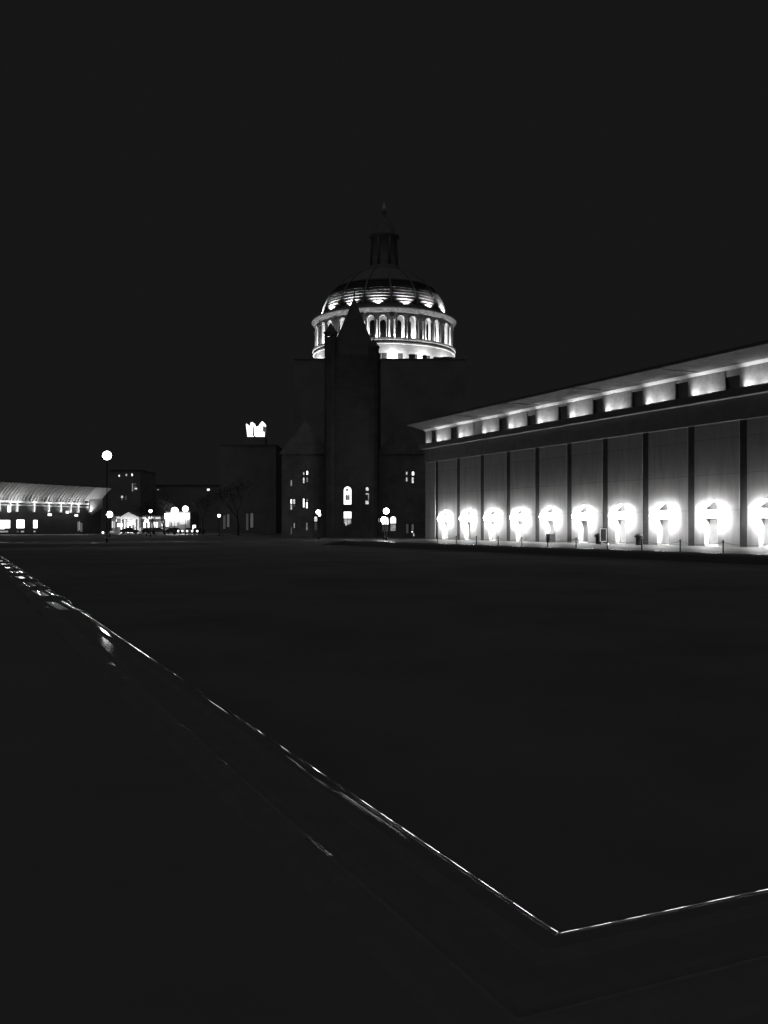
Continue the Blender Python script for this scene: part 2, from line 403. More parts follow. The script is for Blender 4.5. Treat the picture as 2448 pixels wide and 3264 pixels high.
for x in (-0.27, 0.27):
    m = MB(); m.prism([(-0.3, -0.04), (0.3, -0.04), (0.3, 0.0), (0.04, 0.05), (0.04, 0.24), (-0.04, 0.24), (-0.04, 0.05), (-0.3, 0.0)], x-0.025, x+0.025, 'x'); m.build('foot', 'metal', sg)
tag(m.build('marker_light', 'metal') if False else (lambda mm: (mm.sphere((0, 0, 0.05), 0.09, 10, 6), mm.build('marker_light', 'hot'))[1])(MB()),
    'small bright light on the pavement at the foot of the sign board', 'light').location = at_ground(1937, 1736)
bx = tag(empty('litter_box', at_ground(1755, 1728), RZ-R(0)), 'square stone litter box below the fifth lit doorway from the far end', 'litter bin')
m = MB(); m.box(-0.36, -0.36, -0.04, 0.36, 0.36, 0.82); m.build('body', 'beam', bx)
m = MB(); m.box(-0.4, -0.4, 0.82, 0.4, 0.4, 0.94); m.build('lid', 'pale', bx)

# ------------------------------------------------------------------ domed church
DX, DY = 0.0, 197.0
dc = tag(empty('domed_church', (DX, DY, 0)), 'great domed church with floodlit arcaded drum behind the dark spire', 'church')
def pol(a, r, z): return (r*math.sin(a), -r*math.cos(a), z)
PER = R(24); C0 = R(6.3)
RO, RI, ZS, ZT = 14.3, 13.6, 38.45, 43.3
ar = MB()
def strip(mb, a0, a1, z0, z1, r):
    n = max(1, int((a1-a0)/R(1.3)+0.5))
    for i in range(n):
        b0 = a0+(a1-a0)*i/n; b1 = a0+(a1-a0)*(i+1)/n
        mb.face([pol(b0, r, z0), pol(b1, r, z0), pol(b1, r, z1), pol(b0, r, z1)])
def opening(mb, a0, a1, zsill, zspr, arch):
    n = 12; am = (a0+a1)/2; hw = (a1-a0)/2*RO
    if arch: pts = [((am+(a1-a0)/2*math.cos(PI*(n-k)/n)), zspr+hw*math.sin(PI*k/n)) for k in range(n+1)]
    else: pts = [(a0, zspr), (a1, zspr)]
    for p, q in zip(pts, pts[1:]):
        mb.face([pol(p[0], RO, p[1]), pol(q[0], RO, q[1]), pol(q[0], RO, ZT), pol(p[0], RO, ZT)])
        mb.face([pol(p[0], RO, p[1]), pol(p[0], RI, p[1]), pol(q[0], RI, q[1]), pol(q[0], RO, q[1])])
    for a in (a0, a1):
        mb.face([pol(a, RO, zsill), pol(a, RI, zsill), pol(a, RI, zspr), pol(a, RO, zspr)])
for k in range(15):
    c = C0+PER*k
    for sg_ in (-1, 1):
        def iv(x, y): return (c+R(x), c+R(y)) if sg_ > 0 else (c-R(y), c-R(x))
        for (x, y) in ((0, 1.4), (2.7, 4.28), (10.02, 11.3)):
            p, q = iv(x, y); strip(ar, p, q, ZS, ZT, RO); strip(ar, p, q, ZS, ZT, RI)
        p, q = iv(1.4, 2.7); opening(ar, p, q, ZS, 42.0, False)
        p, q = iv(11.3, 12.0); opening(ar, p, q, ZS, 42.0, False)
        p, q = iv(4.28, 10.02); opening(ar, p, q, ZS, 42.08, True)
ar.build('arcade', 'drum', dc)
av = MB()                                          # moulded rings over the arches
for k in range(15):
    for sg_ in (-1, 1):
        am = C0+PER*k+sg_*R(7.15)
        for (r0, r1, rr) in ((0.74, 0.86, 14.42), (0.86, 1.0, 14.36)):
            for j in range(14):
                t0, t1 = PI*j/14, PI*(j+1)/14
                f = lambda t, h, r: pol(am+h*math.cos(t)/RO, r, 42.08+h*math.sin(t))
                av.face([f(t0, r0, rr), f(t1, r0, rr), f(t1, r1, rr), f(t0, r1, rr)])
                av.face([f(t0, r1, rr), f(t1, r1, rr), f(t1, r1, RO), f(t0, r1, RO)])
                av.face([f(t0, r0, rr), f(t1, r0, rr), f(t1, r0, RO-0.1), f(t0, r0, RO-0.1)])
av.build('arch_moulding', 'carve', dc)
cap = MB()                                         # pilaster shafts and capitals between the pairs
for k in range(15):
    c = C0+PER*k
    for off, wd in ((0, 0.30), (-9.4+2.6-4.0, 0), (0, 0)):
        if wd: 
            cap.prism([(pol(c-R(1.25), 14.3, 0)[:2]), (pol(c+R(1.25), 14.3, 0)[:2]), (pol(c+R(1.25), 14.52, 0)[:2]), (pol(c-R(1.25), 14.52, 0)[:2])], ZS, 42.15, 'z')
            cap.prism([(pol(c-R(1.6), 14.3, 0)[:2]), (pol(c+R(1.6), 14.3, 0)[:2]), (pol(c+R(1.6), 14.66, 0)[:2]), (pol(c-R(1.6), 14.66, 0)[:2])], 42.15, 42.5, 'z')
cap.build('pilaster', 'drum', dc)
iw = MB(); iw.lathe([(12.1, 38.3), (12.1, 43.5)], n=90); iw.build('inner_wall', 'drum', dc)
for k in range(15):
    for sg_ in (-1, 1):
        am = C0+PER*k+sg_*R(7.15)
        if math.cos(am) < 0.1: continue
        m = MB(); n = 10; hw = 0.62
        pts = [(-hw, 38.9), (hw, 38.9)]+[(hw*math.cos(PI*j/n), 41.7+hw*math.sin(PI*j/n)) for j in range(n+1)]
        m.face([pol(am+x/12.16, 12.16, z) for x, z in pts]); m.build('gallery_window', 'black_glass', dc)
cn = MB(); cn.lathe([(12.0, 43.3), (14.35, 43.3), (14.5, 43.45), (14.75, 43.55), (14.8, 43.85), (15.05, 43.95), (15.1, 44.35), (14.9, 44.45), (12.9, 44.5)], n=120)
cn.build('cornice', 'carve', dc)
sl = MB(); sl.lathe([(12.0, 38.4), (14.7, 38.42), (14.95, 38.3), (14.95, 37.95), (14.55, 37.85), (14.5, 37.45), (14.85, 37.38), (14.85, 37.2), (14.6, 37.1)], n=120, smooth=False)
sl.build('sill_band', 'drum', dc)
lw = MB(); lw.lathe([(14.6, 37.1), (14.6, 32.0)], n=120); lw.build('lower_drum', 'drum', dc)
for k in range(15):
    c = C0+PER*k
    if math.cos(c) > 0.0:
        light('POINT', pol(c+R(0.8), 15.85, 33.9), 1350, dc, 0.15)
        for sg_ in (-1, 1):
            m = MB(); a0, a1 = c+sg_*R(6)-R(1.9), c+sg_*R(6)+R(1.9)
            m.face([pol(a0, 14.66, 32.6), pol(a1, 14.66, 32.6), pol(a1, 14.66, 35.3), pol(a0, 14.66, 35.3)]); m.build('drum_window', 'glass', dc)
        for off in (-12, 0):
            light('POINT', pol(c+R(off), 12.95, 38.75), 700, dc, 0.12)
    a = c+R(12.4)
    if math.cos(a) > -0.1:
        sp_ = light('SPOT', pol(a, 14.25, 45.05), 1700, dc, 0.06, aim=pol(a, 12.75, 46.5), size=66, blend=0.6); sp_.scale = (1.55, 1, 1)
# stepped dome with ribs
prof = [(13.2, 44.5), (13.2, 45.5), (12.95, 45.6)]
SR, SZ = 13.5, 42.0
z = 45.6
while z < 50.6:
    r = math.sqrt(SR*SR-(z-SZ)**2); z2 = z+0.6
    r2 = math.sqrt(SR*SR-(z2-SZ)**2)
    prof += [(r-0.22, z+0.01), (r+0.2, z+0.24), (r-0.1, z+0.3), (r2-0.24, z+0.58)]
    z = z2
k = 0
while z < 55.1:
    prof.append((math.sqrt(max(SR*SR-(z-SZ)**2, 1)), z)); z += 0.5
prof.append((2.6, 55.2))
dm = MB(); dm.lathe(prof, n=150, smooth=False); dm.build('dome', 'tile', dc)
rb = MB()
for k in range(15):
    a = C0+PER*k; pr = []
    zz = 45.5
    while zz < 54.8:
        pr.append((math.sqrt(SR*SR-(zz-SZ)**2), zz)); zz += 0.4
    for (r0, z0), (r1, z1) in zip(pr, pr[1:]):
        w0, w1 = 0.17/r0, 0.17/r1
        rb.face([pol(a-w0, r0+0.35, z0), pol(a+w0, r0+0.35, z0), pol(a+w1, r1+0.35, z1), pol(a-w1, r1+0.35, z1)])
        rb.face([pol(a-w0, r0+0.35, z0), pol(a-w1, r1+0.35, z1), pol(a-w1, r1-0.2, z1), pol(a-w0, r0-0.2, z0)])
        rb.face([pol(a+w0, r0+0.35, z0), pol(a+w1, r1+0.35, z1), pol(a+w1, r1-0.2, z1), pol(a+w0, r0-0.2, z0)])
rb.build('dome_rib', 'tile', dc)
lt = MB(); lt.lathe([(3.4, 54.6), (3.4, 55.8), (2.7, 56.0), (2.7, 61.6), (3.2, 62), (3.2, 62.5), (2.6, 62.7), (2.2, 64.2), (1.2, 65.6), (0.5, 66.2), (0.35, 67.0), (0.55, 67.4), (0.1, 69.8), (0.001, 70)], n=32)
lan = lt.build('lantern', 'lead', dc)
for k in range(8):
    m = MB(); a = R(22.5+45*k); m.tube([pol(a, 2.95, 56.0), pol(a, 2.95, 61.7)], 0.22, 8); m.build('column', 'lead', lan)
bd = MB(); bd.box(-17, -19, -0.1, 15.4, 19, 33.3); bd.build('body', 'darkwall', dc)
pp = MB(); pp.box(-17.2, -19.2, 33.3, 15.6, -18.8, 33.45); pp.build('parapet', 'darkwall', dc)
for (x0, x1, y0) in ((1303, 1322, 1130), (1347, 1361, 1133), (1383, 1395, 1139), (1190, 1214, 1126), (1395, 1446, 1139), (1016, 1030, 1145)):
    m = MB(); p0 = PX(x0, y0, 178.6); p1 = PX(x1, 1160, 178.6)
    m.box(p0[0]-DX, -18.4, 33.2, p1[0]-DX, -17.2, p0[2]); m.prism([(p0[0]-0.1, p0[2]), (p1[0]+0.1, p0[2]), ((p0[0]+p1[0])/2, p0[2]+0.12)], -18.5, -17.1)
    m.build('roof_vent', 'roof', dc)

def ring(mb, poly, t, ya, yb):                     # one continuous surround round a convex opening
    n = len(poly); cx = sum(p[0] for p in poly)/n; cz = sum(p[1] for p in poly)/n
    x0, x1 = min(p[0] for p in poly), max(p[0] for p in poly); z0, z1 = min(p[1] for p in poly), max(p[1] for p in poly)
    cx, cz = (x0+x1)/2, (z0+z1)/2; ax, az = (x1-x0)/2, (z1-z0)/2
    inn = [(cx+(p[0]-cx)*(ax+.004)/ax, cz+(p[1]-cz)*(az+.004)/az) for p in poly]
    out = [(cx+(p[0]-cx)*(ax+t)/ax, cz+(p[1]-cz)*(az+t)/az) for p in poly]
    i0 = len(mb.v)
    for q, y in ((inn, ya), (out, ya), (out, yb), (inn, yb)): mb.v += [(p[0], y, p[1]) for p in q]
    for k in range(n):
        j = (k+1) % n
        for r in range(4):
            r2 = (r+1) % 4; mb.f.append((i0+r*n+k, i0+r*n+j, i0+r2*n+j, i0+r2*n+k)); mb.sm.append(False)

def window(x0, y0, x1, y1, Y, m, parent, arch=False, base=(0, 0, 0), frame=True, glass=None, name='window'):
    (X0, _, Z1), (X1, _, Z0) = PX(x0, y0, Y), PX(x1, y1, Y)
    X0 -= base[0]; X1 -= base[0]; y = Y-base[1]
    if arch:
        hw = (X1-X0)/2; xm = (X0+X1)/2; n = 10
        poly = [(X0, Z0), (X1, Z0)]+[(xm+hw*math.cos(PI*j/n), Z1-hw+hw*math.sin(PI*j/n)) for j in range(n+1)]
    else: poly = [(X0, Z0), (X1, Z0), (X1, Z1), (X0, Z1)]
    pn = MB(); pn.prism(poly, y-0.06, y+0.02)
    if not frame: return pn.build(name, m, parent)
    fm = MB(); t = 0.16; xc_, zc_ = (X0+X1)/2, (Z0+Z1)/2
    ring(fm, [(X, Z) for X, Z in poly], t, y-0.13, y+0.02)
    fo = fm.build(name, 'stone', parent); pn.build('pane', m, fo)
    return fo
window(1329, 1406, 1333, 1417, 178, 'hot', dc, base=(DX, DY), frame=False)

# ------------------------------------------------------------------ old stone church with spire
SX, SY = -4.75, 150.0
sc = tag(empty('spired_church', (SX, SY, 0)), 'dark old stone church with pointed spire in front of the lit dome', 'church')
B = (SX, SY)
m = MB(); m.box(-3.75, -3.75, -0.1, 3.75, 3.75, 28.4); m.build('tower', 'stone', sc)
m = MB(); h = 3.68; zb, za = 28.4, 38.2
bs = [(-h, -h, zb), (h, -h, zb), (h, h, zb), (-h, h, zb)]
for i in range(4): m.face([bs[i], bs[(i+1) % 4], (0, 0, za)])
spo = m.build('spire', 'roof', sc)
m = MB(); m.tube([(0, 0, 37.6), (0, 0, 39.6)], [0.12, 0.05], 8); m.sphere((0, 0, 38.6), 0.2, 10, 6); m.box(-0.35, -0.05, 39.0, 0.35, 0.05, 39.1)
m.build('finial', 'metal', spo)
def turret(x, y, z0, zo, ze, za, r):
    m = MB(); m.lathe([(r, z0), (r, zo)], x, y, 8, smooth=False)
    t = m.build('turret', 'stone', sc)
    m = MB()
    for k in range(8):
        a = 2*PI*k/8; m.box(x+r*0.86*math.sin(a)-0.13, y-r*0.86*math.cos(a)-0.13, zo, x+r*0.86*math.sin(a)+0.13, y-r*0.86*math.cos(a)+0.13, ze)
    m.build('belfry_post', 'stone', t)
    m = MB(); m.lathe([(r*0.9, ze-0.3), (r*1.08, ze), (r*1.2, ze+0.1), (r*0.75, ze+0.55), (0.02, za)], x, y, 8, smooth=False); m.build('turret_roof', 'roof', t)
turret(-3.55, -3.4, 0, 31.05, 31.75, 33.4, 0.98)
turret(3.15, -3.4, 0, 28.9, 29.5, 31.0, 0.8)
turret(3.4, 3.4, 0, 27.6, 28.6, 31.0, 0.8)
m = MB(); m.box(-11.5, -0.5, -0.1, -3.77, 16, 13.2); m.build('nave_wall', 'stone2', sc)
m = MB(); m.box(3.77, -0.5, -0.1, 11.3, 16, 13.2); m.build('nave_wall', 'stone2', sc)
for x0, x1 in ((-11.9, -3.6), (3.6, 11.7)):
    m = MB(); m.prism([(x0, 13.2), (x1, 13.2), ((x0+x1)/2, 18.5)], -0.8, 16.3); m.build('nave_roof', 'stone2', sc)
YT, YN = SY-3.75, SY-0.5
cw = window(1096, 1551, 1120, 1608, YT, 'hot', sc, True, B)
x0, y0, z0 = PX(1101, 1594, YT); x1, _, z1 = PX(1115, 1578, YT)
m = MB(); m.box(x0-SX, -3.84, z0, x1-SX, -3.815, z1); m.build('stained_panel', emit('stained_glass_figure', 0.35, mottled=0.95, scale=4.5), cw)
xa, _, zc = PX(1106.5, 1561, YT); m = MB(); m.prism([(xa-SX+0.2*math.cos(2*PI*q/12), zc+0.22*math.sin(2*PI*q/12)) for q in range(12)], -3.84, -3.815); m.build('roundel', 'dim', cw)
for q in (1104, 1112):
    xx = PX(q, 1600, YT)[0]-SX; m = MB(); m.box(xx-0.03, -3.86, 5.2, xx+0.03, -3.845, 7.4); m.build('mullion', 'metal', cw)
dw = window(1096, 1631, 1120, 1652, YT, 'hot', sc, False, B)
for i, x in enumerate((1096.5, 1101, 1106, 1110.5, 1115.5)):
    window(x, 1652.5, x+3.6, 1668+(i*7) % 9, YT, 'warm' if i % 2 else 'mid', sc, False, B, frame=False)
window(1166, 1553, 1175, 1564, YT, 'warm', sc, True, B)
window(1166, 1573, 1176, 1576, YT, 'warm', sc, False, B, frame=False); window(1173.5, 1577, 1176, 1595, YT, 'mid', sc, False, B, frame=False)
window(1165, 1596, 1175, 1607, YT, 'warm', sc, False, B)
window(1054.5, 1573, 1057.5, 1585, YT, 'faint', sc, False, B, frame=False); window(1055, 1596, 1057, 1606, YT, 'mid', sc, False, B, frame=False)
for (xa, ya, xb, yb, mm, ar_) in (
    (926.5, 1530, 930.5, 1549, 'mid', True), (966.5, 1505, 970, 1513, 'warm', True), (977, 1501, 982, 1513, 'hot', True),
    (966, 1522, 970.5, 1540, 'warm', True), (977.5, 1522, 980.5, 1536, 'mid', True),
    (926, 1592, 931, 1605, 'hot', False), (926.5, 1606, 930.5, 1624, 'warm', False), (935, 1592, 940.5, 1606, 'warm', False), (936.5, 1607, 939.5, 1614, 'dim', False),
    (966, 1589, 970.5, 1617, 'hot', True), (976, 1601, 980.5, 1620, 'hot', False), (977.5, 1592, 980.5, 1600, 'mid', False),
    (927, 1680, 930, 1703, 'dim', False), (936.5, 1667, 939.5, 1683, 'mid', True), (976.5, 1666, 979.5, 1690, 'mid', True),
    (1294.5, 1504, 1298.5, 1513, 'warm', True), (1313, 1503, 1320, 1515, 'hot', True), (1294.5, 1522, 1298.5, 1534, 'warm', True), (1312.5, 1522, 1318.5, 1540, 'warm', False),
    (1311.5, 1670, 1319, 1690, 'dim', True), (1312, 1691, 1316, 1697, 'hot', False), (1294, 1670, 1302, 1700, 'faint', False), (1318, 1700, 1320, 1710, 'warm', False)):
    Yw = YN
    window(xa, ya, xb, min(yb, 1709), Yw, mm, sc, ar_, B, frame=(xb-xa) > 4.4)
# lit porch arches right of the tower and one lit arch on the left
for (xa, ya, xb, ym, yb, top, low) in ((1197, 1648, 1208, 1664, 1690, 'hot', 'mid'), (1218, 1647, 1238, 1672, 1694, 'hot', 'faint'), (1244, 1646, 1262, 1668, 1692, 'hot', 'mid'), (1002, 1646, 1011, 1662, 1690, 'warm', 'faint')):
    o = window(xa, ya, xb, ym, YN, top, sc, True, B, name='porch_arch')
    window(xa+1, ym+1.5, xb-1, yb, YN, low, sc, False, B, frame=False, name='porch_glow_low')  # fade of the porch lamplight put into a dimmer glowing pane

# ------------------------------------------------------------------ street lamps
def street_lamp(x, y, Y, rad, m, label, arm=False):
    X, _, z = PX(x, y, Y)
    o = tag(empty('street_lamp', (X, Y, ZG)), label, 'street lamp', 'globe lamps on posts')
    z -= ZG
    p = MB(); p.lathe([(0.14, 0), (0.14, 0.3), (0.06, 0.45), (0.05, z-rad), (0.1, z-rad), (0.1, z-rad+0.06)], n=12); p.build('pole', 'metal', o)
    q = MB(); q.sphere((0, 0, z), rad, 18, 12); q.build('globe', m, o)
    c = MB(); c.lathe([(0.09, z+rad-0.02), (0.06, z+rad+0.06), (0.001, z+rad+0.1)], n=10); c.build('cap', 'metal', o)
    return o
street_lamp(341, 1452, 100, 0.46, 'street_big', 'tallest lamp post with a dazzling white globe, above the end of the left hall')
street_lamp(349, 1640, 150, 0.5, 'street', 'low globe lamp just left of the lit pedimented portico')
street_lamp(480, 1629, 160, 0.27, 'street', 'small high globe lamp right of the lit pediment')
street_lamp(467, 1660, 170, 0.3, 'street', 'lowest globe lamp in front of the lit pilasters')
street_lamp(557, 1628, 205, 0.75, 'street', 'left globe lamp above the blazing marquee')
street_lamp(591, 1622, 205, 0.62, 'street', 'right globe lamp above the blazing marquee')
street_lamp(698, 1644, 170, 0.26, 'street', 'lone small globe lamp left of the dim tall windows')
street_lamp(1014, 1632, 130, 0.3, 'street', 'globe lamp in front of the left wing of the spired church')
street_lamp(1018.5, 1641.5, 128, 0.17, 'street', 'smaller globe just below and right of the lamp by the left church wing')
street_lamp(1231, 1629, 118, 0.36, 'porch', 'upper globe lamp in front of the lit church porch arches')
street_lamp(1224.5, 1657, 122, 0.42, 'porch', 'lower globe lamp in front of the lit church porch arches')

# ------------------------------------------------------------------ low hall with lit ribbed cove at the left
E = Vector((0.416, 0.909, 0)).normalized()
OX, OY = PX(280, 0, 230)[0], 230.0
lh = tag(empty('cove_roofed_hall', (OX, OY, 0), math.atan2(E.y, E.x)), 'low modern hall with a glowing ribbed cove under its roof and bright windows', 'building')
def hx(x):                                         # local x on the hall front for a photo column
    k = (x-1224.0)/F                               # X = k*Y on the line O + t*E
    return (k*OY-OX)/(E.x-k*E.y)
def hz(x, y):
    Y = OY+hx(x)*E.y; return CAMH+(HZ-y)/F*Y
XA = -74.0
m = MB(); m.box(XA, 0.02, -0.1, 4.6, 22, 6.9); m.build('wall', 'hallwall', lh)
n = 10
def cv(t): return (-3.6*(t**1.5), 7.45+3.75*t)
m = MB()
for i in range(n):
    (ya, za_), (yb, zb_) = cv(i/n), cv((i+1)/n)
    m.face([(XA, ya, za_), (4.5, ya, za_), (4.5, yb, zb_), (XA, yb, zb_)])
m.build('cove', 'cove', lh)
m = MB(); m.box(XA, -3.62, 11.2, 4.6, 22, 11.5); m.build('roof', 'roof', lh)
m = MB(); x = XA
while x < -1:
    for i in range(n):
        (ya, za_), (yb, zb_) = cv(i/n), cv((i+1)/n); d = 0.42
        for xx in (x, x+0.16): m.face([(xx, ya, za_), (xx, yb, zb_), (xx, yb-d, zb_), (xx, ya-d, za_)])
        m.face([(x, ya-d, za_), (x+0.16, ya-d, za_), (x+0.16, yb-d, zb_), (x, yb-d, zb_)])
    x += 0.95
m.build('cove_rib', 'cove', lh)
m = MB(); m.box(XA, -0.4, 7.02, 0.0, 0.0, 7.44); m.build('upper_ledge', 'white', lh)
m = MB(); m.box(XA, -0.3, 6.35, 0.0, 0.0, 6.6); m.build('lower_ledge', 'pale', lh)
m = MB(); m.box(XA, 0.0, 6.62, 0.0, 0.015, 7.1); m.build('clerestory', 'glass', lh)
m = MB(); m.prism([(0.2, 5.2), (0.9, 4.6), (4.6, 6.4), (4.6, 11.2), (0.2, 11.2)], -0.5, 0.0); m.build('end_wall', 'cove', lh)
ups = [29, 52, 106, 153, 192, 223, 247]
lx = [hx(v) for v in ups]
lx = [lx[1]-(lx[2]-lx[1])*k for k in range(1, 5)]+lx
for i, v in enumerate(lx):
    m = MB(); m.prism([(v-0.3, 5.0), (v+0.3, 5.0), (v+0.16, 7.1), (v-0.16, 7.1)], -0.4, -0.02); m.build('lit_fin', 'white', lh)
    light('SPOT', (v-0.35, -0.8, 4.9), 120, lh, 0.1, aim=(v-0.6, 0.1, 7.2), size=95, blend=0.8)
    light('POINT', (v, -1.5, 7.1), 100, lh, 0.12)
light('SPOT', (0.1, -1.3, 5.0), 700, lh, 0.15, aim=(0.6, -0.6, 7.8), size=110, blend=0.8)
def hall_win(xa, ya, xb, yb, mm, nm='window'):
    if mm == 'hot' and yb-ya > 15: mm = 'hallhot'
    X0, X1 = hx(xa), hx(xb); m = MB(); m.box(X0, -0.06, hz(xa, yb), X1, 0.03, hz(xa, ya)); return m.build(nm, mm, lh)
hall_win(-62, 1656, -20, 1687, 'hot'); hall_win(-100, 1656, -72, 1687, 'hot')
hall_win(-8, 1658, 14, 1686, 'hot'); hall_win(15.5, 1658, 31, 1683, 'hot'); hall_win(53.5, 1657, 77, 1683, 'hot'); hall_win(106.5, 1658, 118.5, 1683, 'hot')
hall_win(0, 1692, 25, 1697, 'mid'); hall_win(54, 1692, 58, 1696.5, 'dim'); hall_win(67, 1692, 76, 1697, 'mid'); hall_win(107, 1692, 113, 1696.5, 'mid')  # glowing strips standing for reflections of the windows above
hall_win(152.5, 1637, 164, 1644, 'hot'); hall_win(238, 1640, 248, 1646, 'hot'); hall_win(210, 1629, 219, 1636, 'hot'); hall_win(24.5, 1613, 33, 1632, 'hot')
hall_win(246.5, 1664, 250, 1694, 'dim'); hall_win(251, 1662, 254, 1690, 'mid'); hall_win(256, 1667, 262, 1695, 'dim')

# ------------------------------------------------------------------ portico street front, marquee, dark blocks
YP = 262.0
pt = tag(empty('portico_building', (PX(420, 0, YP)[0], YP, 0)), 'small classical building with lit pediment and columns far left', 'building')
BP = (pt.location.x, YP)
def pbox(x0, y0, x1, y1, Y, d0, d1, base):
    a, b_ = PX(x0, y1, Y), PX(x1, y0, Y); m = MB(); m.box(a[0]-base[0], d0, a[2], b_[0]-base[0], d1, b_[2]); return m
pbox(356, 1644, 540, 1699, YP, 0.0, 14, BP).build('wall', 'darkwall', pt)
pbox(393, 1650, 452, 1655, YP, -3.2, 0, BP).build('entablature', 'white', pt)
a_, b_, c_ = PX(391, 1650, YP), PX(454, 1650, YP), PX(416, 1633, YP)
m = MB(); m.prism([(a_[0]-BP[0], a_[2]), (b_[0]-BP[0], b_[2]), (c_[0]-BP[0]+0.3, c_[2])], -3.4, 0.0); m.build('pediment', 'white', pt)
for x in (395.5, 406, 417, 428, 439.5, 449):
    X, _, z1 = PX(x, 1655, YP); m = MB(); m.lathe([(0.3, -0.1), (0.3, 0.15), (0.22, 0.2), (0.19, z1-0.2), (0.28, z1-0.05), (0.28, z1)], X-BP[0], -2.8, 14); m.build('column', 'white', pt)
for x in (400, 422, 444): light('POINT', (PX(x, 0, YP)[0]-BP[0], -6.0, 0.9), 420, pt, 0.2)
for (xa, ya, xb, yb, mm) in ((371, 1647, 382, 1653, 'warm'), (453, 1648, 466, 1654, 'warm'), (474, 1647, 487, 1654, 'hot'), (489, 1648, 491, 1654, 'warm'), (495, 1648, 513, 1654, 'warm'),
    (356.5, 1661, 361, 1682, 'warm'), (363, 1662, 367, 1682, 'mid'), (370, 1656, 372.5, 1662, 'hot'), (374, 1668, 391, 1679, 'hot'), (376, 1656, 381, 1666, 'dim'), (411, 1657, 418, 1675, 'hot'), (422, 1657, 433, 1672, 'hot'), (400, 1658, 404, 1680, 'mid'),
    (457.5, 1664, 464.5, 1682, 'hot'), (463, 1682, 468, 1695, 'hot'), (471, 1664, 476, 1682, 'hot'), (478, 1660, 486, 1684, 'dim'), (487, 1664, 493, 1682, 'hot'), (496.5, 1664, 503, 1681, 'hot'), (505, 1660, 514, 1680, 'dim'),
    (515.5, 1660, 520, 1677, 'hot'), (348, 1693, 362, 1697, 'mid'), (494, 1685, 499, 1692, 'warm'), (445, 1682, 449, 1693, 'mid'), (451, 1680, 456, 1692, 'dim')):
    window(xa, ya, xb, yb, YP, mm, pt, False, BP, frame=False)
YM = 250.0
mq = tag(empty('marquee_building', (PX(566, 0, YM)[0], YM, 0)), 'low shop front under a blazing white marquee', 'building'); BM = (mq.location.x, YM)
pbox(527, 1631, 606, 1698, YM, 0.0, 12, BM).build('wall', 'darkwall', mq)
pbox(529, 1637, 604, 1654, YM, -1.6, -0.1, BM).build('marquee', 'marquee', mq)
for (xa, ya, xb, yb, mm) in ((528.5, 1655, 538, 1678, 'hot'), (540, 1656, 544, 1678, 'dim'), (547, 1656, 569, 1665, 'mid'), (549, 1665, 564, 1677, 'mid'), (572, 1656, 595, 1672, 'dim'), (556, 1665, 563, 1674, 'warm')):
    window(xa, ya, xb, yb, YM, mm, mq, False, BM, frame=False)
def block(x0, x1, y0, Y, depth, label, wins, name='office_block'):
    X = PX((x0+x1)/2, 0, Y)[0]; o = tag(empty(name, (X, Y, 0)), label, 'building'); bb = (X, Y)
    m = pbox(x0, y0, x1, 1690, Y, 0, depth, bb); m.v = [(v[0], v[1], max(v[2], -0.1) if v[2] > 3 else -0.1) for v in m.v]; m.build('wall', 'dimwall' if name == 'dark_hall' else 'darkwall', o)
    m = pbox(x0-2, y0-3, x1+2, y0, Y, -0.4, depth+0.4, bb); m.build('roof', 'roof', o)
    for wv in wins: window(*wv[:4], Y, wv[4], o, wv[5] if len(wv) > 5 else False, bb, frame=False)
    return o
block(352, 448, 1500, 300, 20, 'dark upper block with a few lit windows behind the lit portico',
      ((378.5, 1514, 381.5, 1519, 'hot'), (401, 1511, 405, 1516, 'warm'), (419.5, 1510, 423, 1517, 'hot'), (421, 1541, 424, 1566, 'mid'), (427, 1541, 434, 1544, 'dim'), (428, 1549, 434, 1553, 'dim'), (429, 1555, 437, 1560, 'warm'), (386, 1580, 392, 1587, 'warm', True), (387, 1588, 391, 1594, 'dim'), (398, 1581, 404, 1594, 'faint')))
block(470, 700, 1548, 320, 20, 'long dark block with two tiny lit windows behind the marquee', ((502, 1559, 504, 1563, 'warm'), (505, 1558, 508, 1562, 'dim'), (660.5, 1558, 668, 1564, 'hot')))
hb = block(700, 880, 1420, 240, 25, 'tall dark hall with four dim tall arched windows at its foot', (), 'dark_hall')
BH = (hb.location.x, 240)
for (xa, ya, xb, yb, mm) in ((711, 1642, 719, 1686, 'faint'), (723.5, 1638, 731.5, 1680, 'dim'), (784, 1636, 792, 1690, 'faint'), (798, 1635, 807.5, 1682, 'dim')):
    window(xa, ya, xb, yb, 240, mm, hb, True, BH)
for (xa, ya, xb, yb, mm) in ((638.5, 1664, 643.5, 1677, 'mid'), (648.5, 1665, 650, 1678, 'mid'), (660, 1671.5, 666.5, 1680, 'warm')):
    pass
YK = 330.0
ct = tag(empty('lit_crown_tower', (PX(813, 0, YK)[0], YK, 0)), 'far tower whose white crown of gabled openings glows above the dark roofs', 'tower'); BC = (ct.location.x, YK)
def pp_(x, y): p = PX(x, y, YK); return (p[0]-BC[0], p[2])
m = pbox(782, 1392, 844, 1690, YK, 0, 7, BC); m.v = [(v[0], v[1], v[2] if v[2] > 20 else -0.1) for v in m.v]; m.build('shaft', 'darkwall', ct)
m = MB()
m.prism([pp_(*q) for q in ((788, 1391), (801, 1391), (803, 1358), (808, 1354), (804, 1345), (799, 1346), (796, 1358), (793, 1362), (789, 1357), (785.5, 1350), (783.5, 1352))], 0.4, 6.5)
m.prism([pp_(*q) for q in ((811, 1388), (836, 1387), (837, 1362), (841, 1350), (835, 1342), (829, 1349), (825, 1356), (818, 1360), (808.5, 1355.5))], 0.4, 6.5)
m.build('crown', 'hot', ct)
